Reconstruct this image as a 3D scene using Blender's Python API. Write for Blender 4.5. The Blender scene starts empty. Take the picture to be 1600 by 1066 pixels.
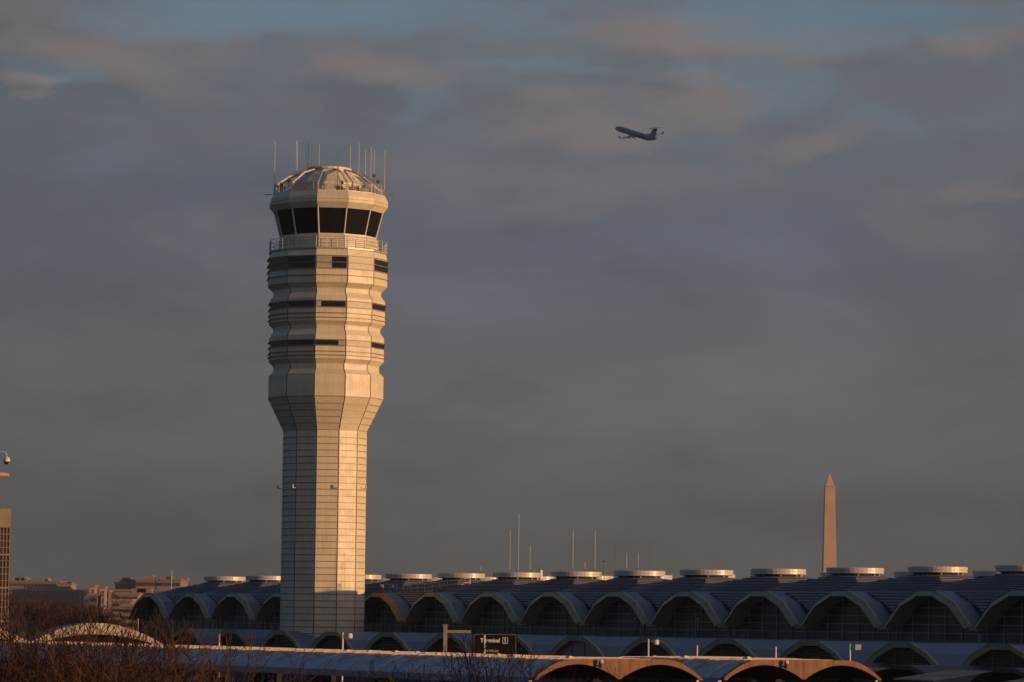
import bpy, bmesh, math, random
from mathutils import Vector, Matrix
R = math.radians
SC = bpy.context.scene
COL = SC.collection

# ---------------------------------------------------------------- camera
CAM_H = 12.0
F_PX = 5300.0
PITCH = math.atan(437 / F_PX)
ROLL = R(0.65)
cd = bpy.data.cameras.new('camera')
cd.sensor_width = 36.0
cd.lens = 36.0 * F_PX / 1600.0
cd.clip_start = 1.0
cd.clip_end = 40000.0
cam = bpy.data.objects.new('camera', cd)
COL.objects.link(cam)
fw = Vector((0, math.cos(PITCH), math.sin(PITCH)))
up0 = Vector((0, -math.sin(PITCH), math.cos(PITCH)))
rt0 = Vector((1, 0, 0))
cup = up0 * math.cos(ROLL) - rt0 * math.sin(ROLL)
crt = rt0 * math.cos(ROLL) + up0 * math.sin(ROLL)
cam.matrix_world = Matrix(((crt.x, cup.x, -fw.x, 0), (crt.y, cup.y, -fw.y, 0), (crt.z, cup.z, -fw.z, CAM_H), (0, 0, 0, 1)))
SC.camera = cam

def unp(px, py, Y):
    """survey helper: world point seen at photo pixel, at distance Y"""
    d = fw * F_PX + crt * (px - 800) - cup * (py - 533)
    return Vector((0, 0, CAM_H)) + d * (Y / d.y)

# ---------------------------------------------------------------- light
SUN_AZ, SUN_EL = R(67.5), R(4.9)          # azimuth from -Y (towards the camera) turning to +X
sdir = Vector((math.sin(SUN_AZ) * math.cos(SUN_EL), -math.cos(SUN_AZ) * math.cos(SUN_EL), math.sin(SUN_EL)))
sl = bpy.data.lights.new('sun', 'SUN')
sl.energy = 5.0
sl.angle = R(0.53)
sl.color = (1.0, 0.55, 0.25)
so = bpy.data.objects.new('sun', sl)
COL.objects.link(so)
so.rotation_euler = sdir.to_track_quat('Z', 'Y').to_euler()
SC.view_settings.view_transform = 'Standard'
SC.view_settings.look = 'None'
SC.view_settings.exposure = 0.0
SC.view_settings.gamma = 1.0

W = bpy.data.worlds.new('World')
SC.world = W
W.use_nodes = True
nt = W.node_tree
nt.nodes.clear()
def N(t, **k):
    n = nt.nodes.new(t)
    for a, b in k.items():
        setattr(n, a, b)
    return n
def Lk(a, b):
    nt.links.new(a, b)
tc = N('ShaderNodeTexCoord')
sep = N('ShaderNodeSeparateXYZ'); Lk(tc.outputs['Generated'], sep.inputs[0])
def noise(scale, sx, sz, off, detail=6, rough=0.55, dist=0.0):
    mp = N('ShaderNodeMapping'); Lk(tc.outputs['Generated'], mp.inputs['Vector'])
    mp.inputs['Scale'].default_value = (sx, 1, sz)
    mp.inputs['Location'].default_value = off
    n = N('ShaderNodeTexNoise'); Lk(mp.outputs[0], n.inputs['Vector'])
    n.inputs['Scale'].default_value = scale
    n.inputs['Detail'].default_value = detail
    n.inputs['Roughness'].default_value = rough
    n.inputs['Distortion'].default_value = dist
    return n.outputs['Fac']
def ramp(src, stops, interp='EASE'):
    r = N('ShaderNodeValToRGB'); Lk(src, r.inputs[0])
    r.color_ramp.interpolation = interp
    el = r.color_ramp.elements
    while len(el) < len(stops):
        el.new(0.5)
    for e, (p, c) in zip(el, stops):
        e.position = p
        e.color = (c, c, c, 1) if isinstance(c, (int, float)) else (*c, 1)
    return r.outputs['Color']
def mixc(f, a, b, mode='MIX'):
    m = N('ShaderNodeMix', data_type='RGBA', blend_type=mode)
    if isinstance(f, float): m.inputs[0].default_value = f
    else: Lk(f, m.inputs[0])
    for s, v in ((6, a), (7, b)):
        if isinstance(v, tuple): m.inputs[s].default_value = (*v, 1)
        else: Lk(v, m.inputs[s])
    return m.outputs[2]
def mth(op, a, b, clamp=False):
    m = N('ShaderNodeMath', operation=op); m.use_clamp = clamp
    for i, v in enumerate((a, b)):
        if isinstance(v, (int, float)): m.inputs[i].default_value = v
        else: Lk(v, m.inputs[i])
    return m.outputs[0]
Z = sep.outputs['Z']; X = sep.outputs['X']
sky = N('ShaderNodeTexSky', sky_type='NISHITA')
sky.sun_disc = False
sky.sun_elevation = SUN_EL
sky.sun_rotation = math.pi - SUN_AZ
sky.altitude = 10
sky.air_density = 1.0; sky.dust_density = 1.2; sky.ozone_density = 2.0
skys = mixc(1.0, sky.outputs[0], (0.120, 0.125, 0.148), 'MULTIPLY')
# stratus deck, colour by elevation
wob = noise(7, 1.0, 2.6, (3.1, 0, 0.4), 5)
zz = mth('ADD', Z, mth('MULTIPLY', mth('SUBTRACT', wob, 0.5), 0.05))
deck = ramp(zz, [(0.0, (0.070, 0.069, 0.063)), (0.030, (0.082, 0.087, 0.086)), (0.050, (0.102, 0.113, 0.122)), (0.080, (0.099, 0.112, 0.126)),
                 (0.115, (0.103, 0.118, 0.146)), (0.155, (0.128, 0.148, 0.172)), (0.30, (0.15, 0.165, 0.20)), (1.0, (0.13, 0.15, 0.19))], 'LINEAR')
# streaky light and dark patches in the deck
n1 = noise(14, 1.0, 3.0, (1.7, 0.2, 2.3), 9, 0.58, 0.4)
mod = ramp(n1, [(0.30, 0.84), (0.5, 1.0), (0.72, 1.15)])
deck = mixc(1.0, deck, mod, 'MULTIPLY')
azr = ramp(mth('ADD', X, 0.5), [(0.36, 0.84), (0.44, 0.95), (0.50, 1.03), (0.56, 1.0), (0.66, 0.92)])
deck = mixc(1.0, deck, azr, 'MULTIPLY')
# warm, sun-touched undersides
def blob(az, el, sa, se, rot=0.0):
    """soft cloud bank centred on a compass/elevation direction (radians), edges broken by noise"""
    A = mth('DIVIDE', mth('SUBTRACT', uu, az), sa); B = mth('DIVIDE', mth('SUBTRACT', vv, el), se)
    if rot: B = mth('SUBTRACT', B, mth('MULTIPLY', A, rot))
    d = mth('ADD', mth('MULTIPLY', A, A), mth('MULTIPLY', B, B))
    return mth('SUBTRACT', 1.0, d, True)
nb1 = noise(26, 1.0, 2.2, (2.2, 5.1, 1.3), 6, 0.55); nb2 = noise(26, 1.0, 2.2, (7.7, 1.1, 6.3), 6, 0.55)
uu = mth('ADD', mth('ARCTAN2', X, sep.outputs['Y']), mth('MULTIPLY', mth('SUBTRACT', nb1, 0.5), 0.07))
vv = mth('ADD', Z, mth('MULTIPLY', mth('SUBTRACT', nb2, 0.5), 0.028))
def px2(x, y): return (x - 800) / 5300, (970 - y) / 5330
n2 = noise(13, 1.0, 3.0, (5.3, 1.1, 0.9), 5, 0.5, 0.2)
warm = mth('MULTIPLY', ramp(n2, [(0.50, 0.0), (0.68, 1.0)]), ramp(Z, [(0.06, 0.10), (0.125, 0.75), (0.17, 1.0)]))
def addblobs(lst):
    acc = None
    for x, y, w_, h_, g_, rt in lst:
        u0, v0 = px2(x, y); b_ = mth('MULTIPLY', blob(u0, v0, w_ / 5300, h_ / 5300, rt), g_)
        acc = b_ if acc is None else mth('MAXIMUM', acc, b_)
    return acc
wb = addblobs([(1100, 60, 300, 42, 1.0, -.25), (1080, 145, 110, 60, .75, 0), (900, 195, 160, 60, .75, 0), (1270, 228, 70, 28, .55, 0), (1500, 72, 90, 36, .8, .4),
               (590, 122, 180, 50, .75, -.3), (160, 100, 200, 60, .75, -.35), (20, 160, 70, 24, .9, 0), (1540, 290, 80, 30, .4, 0), (930, 290, 260, 60, .30, 0), (640, 270, 200, 50, .3, 0), (1150, 620, 380, 60, .12, .2), (250, 560, 300, 60, .10, 0)])
warm = mth('MAXIMUM', wb, mth('MULTIPLY', warm, 0.35))
deck = mixc(warm, deck, (0.200, 0.168, 0.162))
# blue gaps high up
n3 = noise(8, 1.0, 3.2, (0.4, 2.2, 7.7), 6, 0.5, 0.25)
gapz = mth('ADD', n3, mth('MULTIPLY', mth('SUBTRACT', Z, 0.15), 5.5))
gap = ramp(gapz, [(0.50, 0.0), (0.66, 0.9)])
gb_ = addblobs([(480, 20, 420, 60, 1.1, 0), (300, 50, 150, 40, .9, 0), (60, 140, 90, 36, .5, 0), (1300, 25, 330, 60, 1.1, .1), (1060, 105, 60, 30, .6, 0), (1210, 130, 130, 50, .6, 0), (1370, 195, 90, 26, .3, 0), (830, 20, 90, 40, .6, 0), (660, 170, 70, 24, .4, 0), (820, 110, 120, 18, .5, 0)])
gap = mth('MULTIPLY', gap, ramp(Z, [(0.20, 0.0), (0.26, 1.0)]))
gap = mth('MAXIMUM', gap, mth('MULTIPLY', gb_, 0.66, True))
db_ = addblobs([(1460, 130, 190, 45, .7, .3), (1230, 185, 90, 24, .5, 0), (1530, 240, 130, 50, .5, 0), (1000, 90, 200, 24, .4, 0), (870, 130, 120, 30, .35, 0), (420, 200, 300, 40, .3, 0)])
deck = mixc(mth('MULTIPLY', db_, 0.8), deck, (0.112, 0.122, 0.142))
col = mixc(gap, deck, skys)
dp = N('ShaderNodeVectorMath', operation='DOT_PRODUCT'); Lk(tc.outputs['Generated'], dp.inputs[0]); dp.inputs[1].default_value = tuple(sdir)
gl = mth('POWER', mth('MAXIMUM', dp.outputs['Value'], 0.0), 4.0)
glc = mixc(1.0, (0.75, 0.46, 0.27), ramp(gl, [(0.0, 0.0), (1.0, 1.0)], 'LINEAR'), 'MULTIPLY')
col = mixc(1.0, col, glc, 'ADD')
bg = N('ShaderNodeBackground'); Lk(col, bg.inputs[0]); bg.inputs[1].default_value = 1.0
wo = N('ShaderNodeOutputWorld'); Lk(bg.outputs[0], wo.inputs[0])

# ---------------------------------------------------------------- materials
def mat(name, base, rough=0.6, metal=0.0, spec=0.5, var=0.12, scale=2.0, stretch=(1, 1, 1), bump=0.0, streak=0.0, panel=0.0):
    m = bpy.data.materials.new(name); m.use_nodes = True
    t = m.node_tree; b = t.nodes['Principled BSDF']
    b.inputs['Roughness'].default_value = rough
    b.inputs['Metallic'].default_value = metal
    b.inputs['Specular IOR Level'].default_value = spec
    co = t.nodes.new('ShaderNodeTexCoord'); mp = t.nodes.new('ShaderNodeMapping')
    mp.inputs['Scale'].default_value = stretch
    oi = t.nodes.new('ShaderNodeObjectInfo'); ml = t.nodes.new('ShaderNodeMath'); ml.operation = 'MULTIPLY'; ml.inputs[1].default_value = 60
    t.links.new(oi.outputs['Random'], ml.inputs[0]); t.links.new(ml.outputs[0], mp.inputs['Location'])
    t.links.new(co.outputs['Object'], mp.inputs[0])
    n = t.nodes.new('ShaderNodeTexNoise'); n.inputs['Scale'].default_value = scale; n.inputs['Detail'].default_value = 6
    t.links.new(mp.outputs[0], n.inputs['Vector'])
    r = t.nodes.new('ShaderNodeValToRGB')
    r.color_ramp.elements[0].position = 0.3; r.color_ramp.elements[1].position = 0.7
    lo = tuple(c * (1 - var) for c in base); hi = tuple(min(1, c * (1 + var)) for c in base)
    r.color_ramp.elements[0].color = (*lo, 1); r.color_ramp.elements[1].color = (*hi, 1)
    t.links.new(n.outputs['Fac'], r.inputs[0])
    out = r.outputs[0]
    if streak:
        mp2 = t.nodes.new('ShaderNodeMapping'); mp2.inputs['Scale'].default_value = (3.0, 3.0, 0.12)
        t.links.new(co.outputs['Object'], mp2.inputs[0])
        n2 = t.nodes.new('ShaderNodeTexNoise'); n2.inputs['Scale'].default_value = 2.0; n2.inputs['Detail'].default_value = 4
        t.links.new(mp2.outputs[0], n2.inputs['Vector'])
        r2 = t.nodes.new('ShaderNodeValToRGB')
        r2.color_ramp.elements[0].position = 0.35; r2.color_ramp.elements[1].position = 0.6
        s = 1 - streak
        r2.color_ramp.elements[0].color = (s, s, s, 1); r2.color_ramp.elements[1].color = (1, 1, 1, 1)
        t.links.new(n2.outputs['Fac'], r2.inputs[0])
        mx = t.nodes.new('ShaderNodeMix'); mx.data_type = 'RGBA'; mx.blend_type = 'MULTIPLY'; mx.inputs[0].default_value = 1
        t.links.new(out, mx.inputs[6]); t.links.new(r2.outputs[0], mx.inputs[7]); out = mx.outputs[2]
    if panel:
        sx = t.nodes.new('ShaderNodeSeparateXYZ'); t.links.new(co.outputs['Object'], sx.inputs[0])
        sn = t.nodes.new('ShaderNodeMath'); sn.operation = 'SNAP'; sn.inputs[1].default_value = panel; t.links.new(sx.outputs[2], sn.inputs[0])
        gm = t.nodes.new('ShaderNodeNewGeometry'); vs = t.nodes.new('ShaderNodeVectorMath'); vs.operation = 'SNAP'; vs.inputs[1].default_value = (.2, .2, 5)
        t.links.new(gm.outputs['True Normal'], vs.inputs[0])
        cb = t.nodes.new('ShaderNodeVectorMath'); cb.operation = 'ADD'; t.links.new(vs.outputs[0], cb.inputs[0]); t.links.new(sn.outputs[0], cb.inputs[1])
        wn = t.nodes.new('ShaderNodeTexWhiteNoise'); t.links.new(cb.outputs[0], wn.inputs['Vector'])
        mr = t.nodes.new('ShaderNodeMapRange'); mr.inputs['To Min'].default_value = 0.92; mr.inputs['To Max'].default_value = 1.05; t.links.new(wn.outputs['Value'], mr.inputs['Value'])
        mx = t.nodes.new('ShaderNodeMix'); mx.data_type = 'RGBA'; mx.blend_type = 'MULTIPLY'; mx.inputs[0].default_value = 1
        t.links.new(out, mx.inputs[6]); t.links.new(mr.outputs[0], mx.inputs[7]); out = mx.outputs[2]
        n3 = t.nodes.new('ShaderNodeTexNoise'); n3.inputs['Scale'].default_value = .9; n3.inputs['Detail'].default_value = 3; t.links.new(co.outputs['Object'], n3.inputs['Vector'])
        m2 = t.nodes.new('ShaderNodeMapRange'); m2.inputs['From Min'].default_value = .35; m2.inputs['From Max'].default_value = .65
        m2.inputs['To Min'].default_value = rough - .05; m2.inputs['To Max'].default_value = rough + .06
        t.links.new(n3.outputs['Fac'], m2.inputs['Value']); t.links.new(m2.outputs[0], b.inputs['Roughness'])
    t.links.new(out, b.inputs['Base Color'])
    if bump:
        bp = t.nodes.new('ShaderNodeBump'); bp.inputs['Strength'].default_value = bump; bp.inputs['Distance'].default_value = 0.1
        t.links.new(n.outputs['Fac'], bp.inputs['Height']); t.links.new(bp.outputs[0], b.inputs['Normal'])
    return m
M = {}
M['clad'] = mat('beige_metal_cladding', (0.53, 0.485, 0.37), 0.52, 0.0, 0.5, 0.07, 0.35, streak=0.15, panel=0.777)
M['joint'] = mat('joint_metal', (0.20, 0.18, 0.16), 0.6)
M['rib'] = mat('bronze_rib', (0.21, 0.155, 0.12), 0.5)
M['glass'] = mat('dark_glass', (0.008, 0.010, 0.012), 0.06, 0, 0.5, 0.2)
M['blind'] = mat('window_blind', (0.30, 0.28, 0.22), 0.5)
M['mull'] = mat('cab_mullion', (0.55, 0.50, 0.44), 0.4)
M['rail'] = mat('galvanised_rail', (0.34, 0.32, 0.29), 0.45, 0.3)
M['ant'] = mat('antenna_white', (0.50, 0.48, 0.45), 0.5)
M['antd'] = mat('antenna_dark', (0.10, 0.09, 0.085), 0.5)
M['blue'] = mat('blue_grey_roof_metal', (0.088, 0.112, 0.165), 0.40, 0.0, 0.5, 0.16, 0.5, streak=0.12)
M['rib_roof'] = mat('stepped_roof_metal', (0.13, 0.15, 0.20), 0.46, 0.0, 0.5, 0.16, 0.45, streak=0.10)
M['seam'] = mat('roof_seam_shadow_gap', (0.02, 0.022, 0.03), 0.8, 0, 0.2)  # near-black colour paints the shade under roof step lips and cap necks
M['cap'] = mat('cap_painted_metal', (0.42, 0.40, 0.37), 0.38, 0.0, 0.6, 0.06, 0.8)
M['fascia'] = mat('olive_grey_fascia', (0.25, 0.245, 0.165), 0.55, 0, 0.4, 0.10, 1.2, streak=0.15)
M['litf'] = mat('lit_tint_fascia', (0.26, 0.13, 0.06), 0.5)  # orange tint paints warm light into one gable's fascia colour
M['soffit'] = mat('brown_soffit', (0.27, 0.225, 0.175), 0.8)
M['fglass'] = mat('curtain_wall_glass', (0.018, 0.036, 0.046), 0.28, 0, 0.35, 0.7, 0.35)
M['fmull'] = mat('curtain_wall_mullion', (0.19, 0.22, 0.22), 0.45)
M['louv'] = mat('louver_slat', (0.11, 0.11, 0.10), 0.5)
M['panel'] = mat('plain_grey_panel', (0.15, 0.16, 0.17), 0.5)
M['conc'] = mat('weathered_concrete_fascia', (0.18, 0.102, 0.063), 0.85, 0, 0.15, 0.16, 1.5, streak=0.25)
M['membrane'] = mat('pale_roof_membrane', (0.34, 0.295, 0.255), 0.85, 0, 0.2, 0.3, 2.5, bump=0.4)
M['shell'] = mat('weathered_pale_shell', (0.27, 0.235, 0.20), 0.8, 0, 0.2, 0.3, 2.0)
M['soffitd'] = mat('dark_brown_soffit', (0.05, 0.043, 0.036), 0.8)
M['dkroof'] = mat('dark_canopy_roof', (0.035, 0.042, 0.052), 0.5)
M['cglass'] = mat('canopy_glass', (0.04, 0.055, 0.07), 0.55, 0, 0.15)
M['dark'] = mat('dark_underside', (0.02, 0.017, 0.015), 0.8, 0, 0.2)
M['roofb'] = mat('canopy_roof_metal', (0.17, 0.20, 0.26), 0.45, 0, 0.5, 0.22, 1.2, bump=0.15)
M['gutter'] = mat('pale_gutter', (0.42, 0.38, 0.33), 0.6, 0, 0.4, 0.3, 3)
M['white'] = mat('white_paint', (0.45, 0.44, 0.41), 0.5)
M['black'] = mat('black_sign_face', (0.006, 0.006, 0.007), 0.85, 0, 0.15)
M['letter'] = mat('white_lettering', (0.72, 0.72, 0.70), 0.5)
M['letterd'] = mat('dim_lettering', (0.30, 0.30, 0.29), 0.5)
M['tan'] = mat('tan_precast', (0.25, 0.20, 0.15), 0.7, 0, 0.3, 0.1, 1.0)
M['tanglass'] = mat('bronze_glass', (0.20, 0.14, 0.09), 0.4)
M['marble'] = mat('monument_marble', (0.46, 0.32, 0.225), 0.8, 0, 0.2, 0.12, 0.06, streak=0.1)
M['stone'] = mat('pale_city_stone', (0.21, 0.15, 0.13), 0.8, 0, 0.2, 0.12, 0.02)
M['brick'] = mat('brick_city', (0.13, 0.085, 0.07), 0.8, 0, 0.2, 0.12, 0.02)
M['cwin'] = mat('city_window', (0.03, 0.03, 0.035), 0.3)
M['bark'] = mat('grey_brown_bark', (0.09, 0.06, 0.048), 0.9, 0, 0.1, 0.3, 3)
M['twig'] = mat('reddish_twigs', (0.048, 0.025, 0.020), 0.9, 0, 0.1, 0.35, 1)
M['ground'] = mat('asphalt_and_grass_ground', (0.05, 0.045, 0.038), 0.9, 0, 0.2, 0.3, 0.02)
M['plane'] = mat('aircraft_silver_paint', (0.165, 0.19, 0.215), 0.35, 0.0, 0.5, 0.05)
M['planed'] = mat('aircraft_dark_trim', (0.035, 0.04, 0.05), 0.4)
M['red'] = mat('dark_red_stripe', (0.085, 0.04, 0.045), 0.5)
M['navy'] = mat('blue_stripe', (0.03, 0.05, 0.12), 0.5)

# ---------------------------------------------------------------- helpers
def empty(name, label, cat, loc=(0, 0, 0), rz=0.0, group=None):
    o = bpy.data.objects.new(name, None); COL.objects.link(o)
    o.location = loc; o.rotation_euler = (0, 0, rz)
    o['label'] = label; o['category'] = cat
    if group: o['group'] = group
    return o
def tag(o, label, cat, group=None):
    o['label'] = label; o['category'] = cat
    if group: o['group'] = group
    return o
class MB:
    def __init__(s): s.v = []; s.f = []; s.m = []
    def face(s, pts, mi=0):
        i = len(s.v); s.v += [tuple(p) for p in pts]; s.f.append(tuple(range(i, i + len(pts)))); s.m.append(mi)
    def box(s, x0, x1, y0, y1, z0, z1, mi=0, F=None):
        c = [(x0, y0, z0), (x1, y0, z0), (x1, y1, z0), (x0, y1, z0), (x0, y0, z1), (x1, y0, z1), (x1, y1, z1), (x0, y1, z1)]
        if F: c = [F(*p) for p in c]
        i = len(s.v); s.v += [tuple(p) for p in c]
        for q in ((0, 3, 2, 1), (4, 5, 6, 7), (0, 1, 5, 4), (1, 2, 6, 5), (2, 3, 7, 6), (3, 0, 4, 7)):
            s.f.append(tuple(i + k for k in q)); s.m.append(mi)
    def bar(s, a, b, r, n=6, mi=0, r2=None, capped=True):
        a = Vector(a); b = Vector(b); d = b - a
        if d.length < 1e-6: return
        d.normalize(); u = d.orthogonal().normalized(); w = d.cross(u)
        if r2 is None: r2 = r
        i = len(s.v)
        for p, rr in ((a, r), (b, r2)):
            for k in range(n):
                t = 2 * math.pi * k / n
                s.v.append(tuple(p + (u * math.cos(t) + w * math.sin(t)) * rr))
        for k in range(n):
            s.f.append((i + k, i + (k + 1) % n, i + n + (k + 1) % n, i + n + k)); s.m.append(mi)
        if capped:
            s.f.append(tuple(i + k for k in range(n))[::-1]); s.m.append(mi)
            s.f.append(tuple(i + n + k for k in range(n))); s.m.append(mi)
    def path(s, pts, r, n=6, mi=0):
        for a, b in zip(pts, pts[1:]): s.bar(a, b, r, n, mi)
    def lathe(s, prof, n=32, mi=0, c=(0, 0), cap=True, a0=0.0):
        i = len(s.v)
        for r, z in prof:
            for k in range(n):
                t = 2 * math.pi * k / n + a0
                s.v.append((c[0] + r * math.cos(t), c[1] + r * math.sin(t), z))
        for j in range(len(prof) - 1):
            for k in range(n):
                s.f.append((i + j * n + k, i + j * n + (k + 1) % n, i + (j + 1) * n + (k + 1) % n, i + (j + 1) * n + k)); s.m.append(mi)
        if cap:
            s.f.append(tuple(i + k for k in range(n))[::-1]); s.m.append(mi)
            s.f.append(tuple(i + (len(prof) - 1) * n + k for k in range(n))); s.m.append(mi)
    def sphere(s, c, r, n=12, m=8, mi=0, sz=1.0):
        pr = [(max(1e-3, r * math.sin(math.pi * j / m)), c[2] - r * sz * math.cos(math.pi * j / m)) for j in range(m + 1)]
        s.lathe(pr, n, mi, (c[0], c[1]))
    def build(s, name, mats, parent=None, smooth=False, loc=None, fix=True):
        me = bpy.data.meshes.new(name)
        me.from_pydata(s.v, [], s.f)
        if not isinstance(mats, (list, tuple)): mats = [mats]
        for m in mats: me.materials.append(m)
        for p, k in zip(me.polygons, s.m): p.material_index = k
        if fix:
            bm = bmesh.new(); bm.from_mesh(me)
            bmesh.ops.remove_doubles(bm, verts=bm.verts, dist=1e-4)
            bmesh.ops.recalc_face_normals(bm, faces=bm.faces)
            bm.to_mesh(me); bm.free()
        if smooth:
            for p in me.polygons: p.use_smooth = True
        o = bpy.data.objects.new(name, me); COL.objects.link(o)
        if parent: o.parent = parent
        if loc: o.location = loc
        return o
def cp(o, parent=None, deep=True):
    c = o.copy(); COL.objects.link(c)
    if parent: c.parent = parent
    if deep:
        for ch in [q for q in bpy.data.objects if q.parent == o]:
            if ch is not c: cp(ch, c)
    return c

# ---------------------------------------------------------------- ground
g = MB()
g.face([(-3450, -240, 0), (3450, -240, 0), (3450, 4280, 0), (-3450, 4280, 0)])
go = g.build('ground', M['ground']); go['kind'] = 'structure'

# ================================================================ CONTROL TOWER
TX, TY = -22.05, 402.0
KPX = 0.0762
def zt(y):
    # heights were read off the camera-facing facets, which stand r metres nearer than the axis
    r = 6.0 if y > 300 else (2.0 + (y - 258) / 42 * 4 if y > 258 else 0.0)
    return 12 + (2.01 + (940 - y) * KPX) * (TY - r) / TY
tower = empty('control_tower', 'tall twelve-sided beige airport control tower with dark glass cab and roof antennas', 'control tower', (TX, TY, 0))
NF = 12
NOFF = 7.0                                   # azimuth of the facet that faces the camera
def azv(deg, r): a = R(deg); return Vector((math.sin(a) * r, -math.cos(a) * r, 0))
def P12(deg, r, z): v = azv(deg, r); return (v.x, v.y, z)
def ring_panels(mb, prof, gap=0.065, depth=0.12, mi=0, mj=1, facets=range(12)):
    """facets with a recessed channel at each corner; prof = [(circumradius, z)]"""
    for k in facets:
        a0 = NOFF - 15 + 30 * k; a1 = a0 + 30
        rows = []
        for r, z in prof:
            A = Vector(P12(a0, r, z)); B = Vector(P12(a1, r, z)); d = (B - A).normalized()
            C = Vector(P12(a0 - 30, r, z)); d2 = (C - A).normalized()
            a = A + d * gap; b = B - d * gap; c = A + d2 * gap
            inn = azv((a0), -depth)
            rows.append((a, b, a + inn, c + inn, c))
        for p, q in zip(rows, rows[1:]):
            mb.face([p[0], p[1], q[1], q[0]], mi)
            mb.face([p[2], p[0], q[0], q[2]], mj)
            mb.face([p[3], p[2], q[2], q[3]], mj)
            mb.face([p[4], p[3], q[3], q[4]], mj)
def ring12(mb, r0, r1, z0, z1, mi=0):
    """solid 12-sided ring between circumradii r0<r1"""
    for k in range(12):
        a0 = NOFF - 15 + 30 * k; a1 = a0 + 30
        q = lambda a, r, z: P12(a, r, z)
        mb.face([q(a0, r1, z0), q(a1, r1, z0), q(a1, r1, z1), q(a0, r1, z1)], mi)
        mb.face([q(a0, r0, z0), q(a1, r0, z0), q(a1, r0, z1), q(a0, r0, z1)], mi)
        mb.face([q(a0, r0, z1), q(a1, r0, z1), q(a1, r1, z1), q(a0, r1, z1)], mi)
        mb.face([q(a0, r0, z0), q(a1, r0, z0), q(a1, r1, z0), q(a0, r1, z0)], mi)
RS = 5.07
b = MB(); ring_panels(b, [(RS, 0), (RS, zt(672))]); b.build('shaft', [M['clad'], M['joint']], tower, fix=False)
b = MB(); ring_panels(b, [(RS, zt(672)), (6.97, zt(621)), (6.97, zt(586))]); b.build('flared_collar', [M['clad'], M['joint']], tower, fix=False)
b = MB()
prof = [(6.97, 586), (6.42, 578), (6.42, 570), (6.46, 569), (6.98, 562), (6.98, 525), (6.5, 516), (6.5, 510), (6.55, 509), (7.03, 503), (7.03, 467),
        (6.55, 458), (6.55, 452), (6.6, 451), (7.25, 443), (7.25, 402)]
ring_panels(b, [(r, zt(y)) for r, y in prof]); b.build('fluted_drum', [M['clad'], M['joint']], tower, fix=False)
# horizontal ribs on shaft and drum
b = MB(); y = 1010.0
while y > 676:
    z = zt(y); ring12(b, RS - 0.08, RS + 0.05, z - 0.045, z + 0.045); y -= 10.2
b.build('shaft_ribs', M['rib'], tower)
b = MB()
for y, r in ((672, RS), (662, 5.44), (652, 5.81), (642, 6.19), (632, 6.56), (621, 6.97)):
    ring12(b, r - 0.1, r + 0.05, zt(y) - 0.04, zt(y) + 0.04)
b.build('collar_ribs', M['rib'], tower)
b = MB()
for y, r in ((401.5, 7.25), (412, 7.25), (421.5, 7.25), (432, 7.25), (472, 7.03), (482, 7.03), (491, 7.03), (498, 7.03), (533, 6.98), (542, 6.98), (551, 6.98), (557, 6.98)):
    ring12(b, r - 0.05, r + 0.17, zt(y) - 0.035, zt(y) + 0.035)
b.build('sunshade_rails', M['rib'], tower)
b = MB()
for y, r in ((586, 6.97), (569.5, 6.44), (562, 6.98), (509.5, 6.52), (503, 7.03), (451.5, 6.57), (443, 7.25)):
    ring12(b, r - 0.06, r + 0.02, zt(y) - 0.022, zt(y) + 0.022)
b.build('drum_trim', M['clad'], tower)
# window bands: (ytop, ybot, radius)
def wq(mb, k, u0, u1, z0, z1, r, off, mi):
    a0 = NOFF - 15 + 30 * k
    A0 = Vector(P12(a0, r, 0)); B0 = Vector(P12(a0 + 30, r, 0)); n = azv(a0 + 15, off)
    p = lambda u, z: (A0.lerp(B0, u) + n + Vector((0, 0, z)))
    pts = [p(u0, z0), p(u1, z0), p(u1, z1), p(u0, z1)]
    back = [q - azv(a0 + 15, off + 0.05) for q in pts]
    mb.face(pts, mi)
    for i in range(4): j = (i + 1) % 4; mb.face([pts[i], back[i], back[j], pts[j]], mi)
for yt, yb, r, plan in ((403, 421, 7.25, 'top'), (473, 481.5, 7.03, 'mid'), (534, 541.5, 6.98, 'low')):
    b = MB()
    for k in range(12):
        k2 = ((k + 6) % 12) - 6
        if k2 == 1:
            wq(b, k, 0.03, 0.97, zt(yb), zt(yt), r, 0.03, 1); continue
        if k2 == 0:
            s = {'top': 0.5, 'mid': 0.18, 'low': 0.0}[plan]; e = {'top': 0.97, 'mid': 0.97, 'low': 0.76}[plan]
            if s: wq(b, k, 0.03, s, zt(yb), zt(yt), r, 0.03, 1)
            wq(b, k, max(s, 0.03), e, zt(yb), zt(yt), r, 0.03, 0)
            if e < 0.9: wq(b, k, e, 0.97, zt(yb), zt(yt), r, 0.03, 1)
            continue
        wq(b, k, 0.03, 0.97, zt(yb), zt(yt), r, 0.03, 0)
    b.build('window_band', [M['glass'], M['blind']], tower, fix=False)
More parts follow.
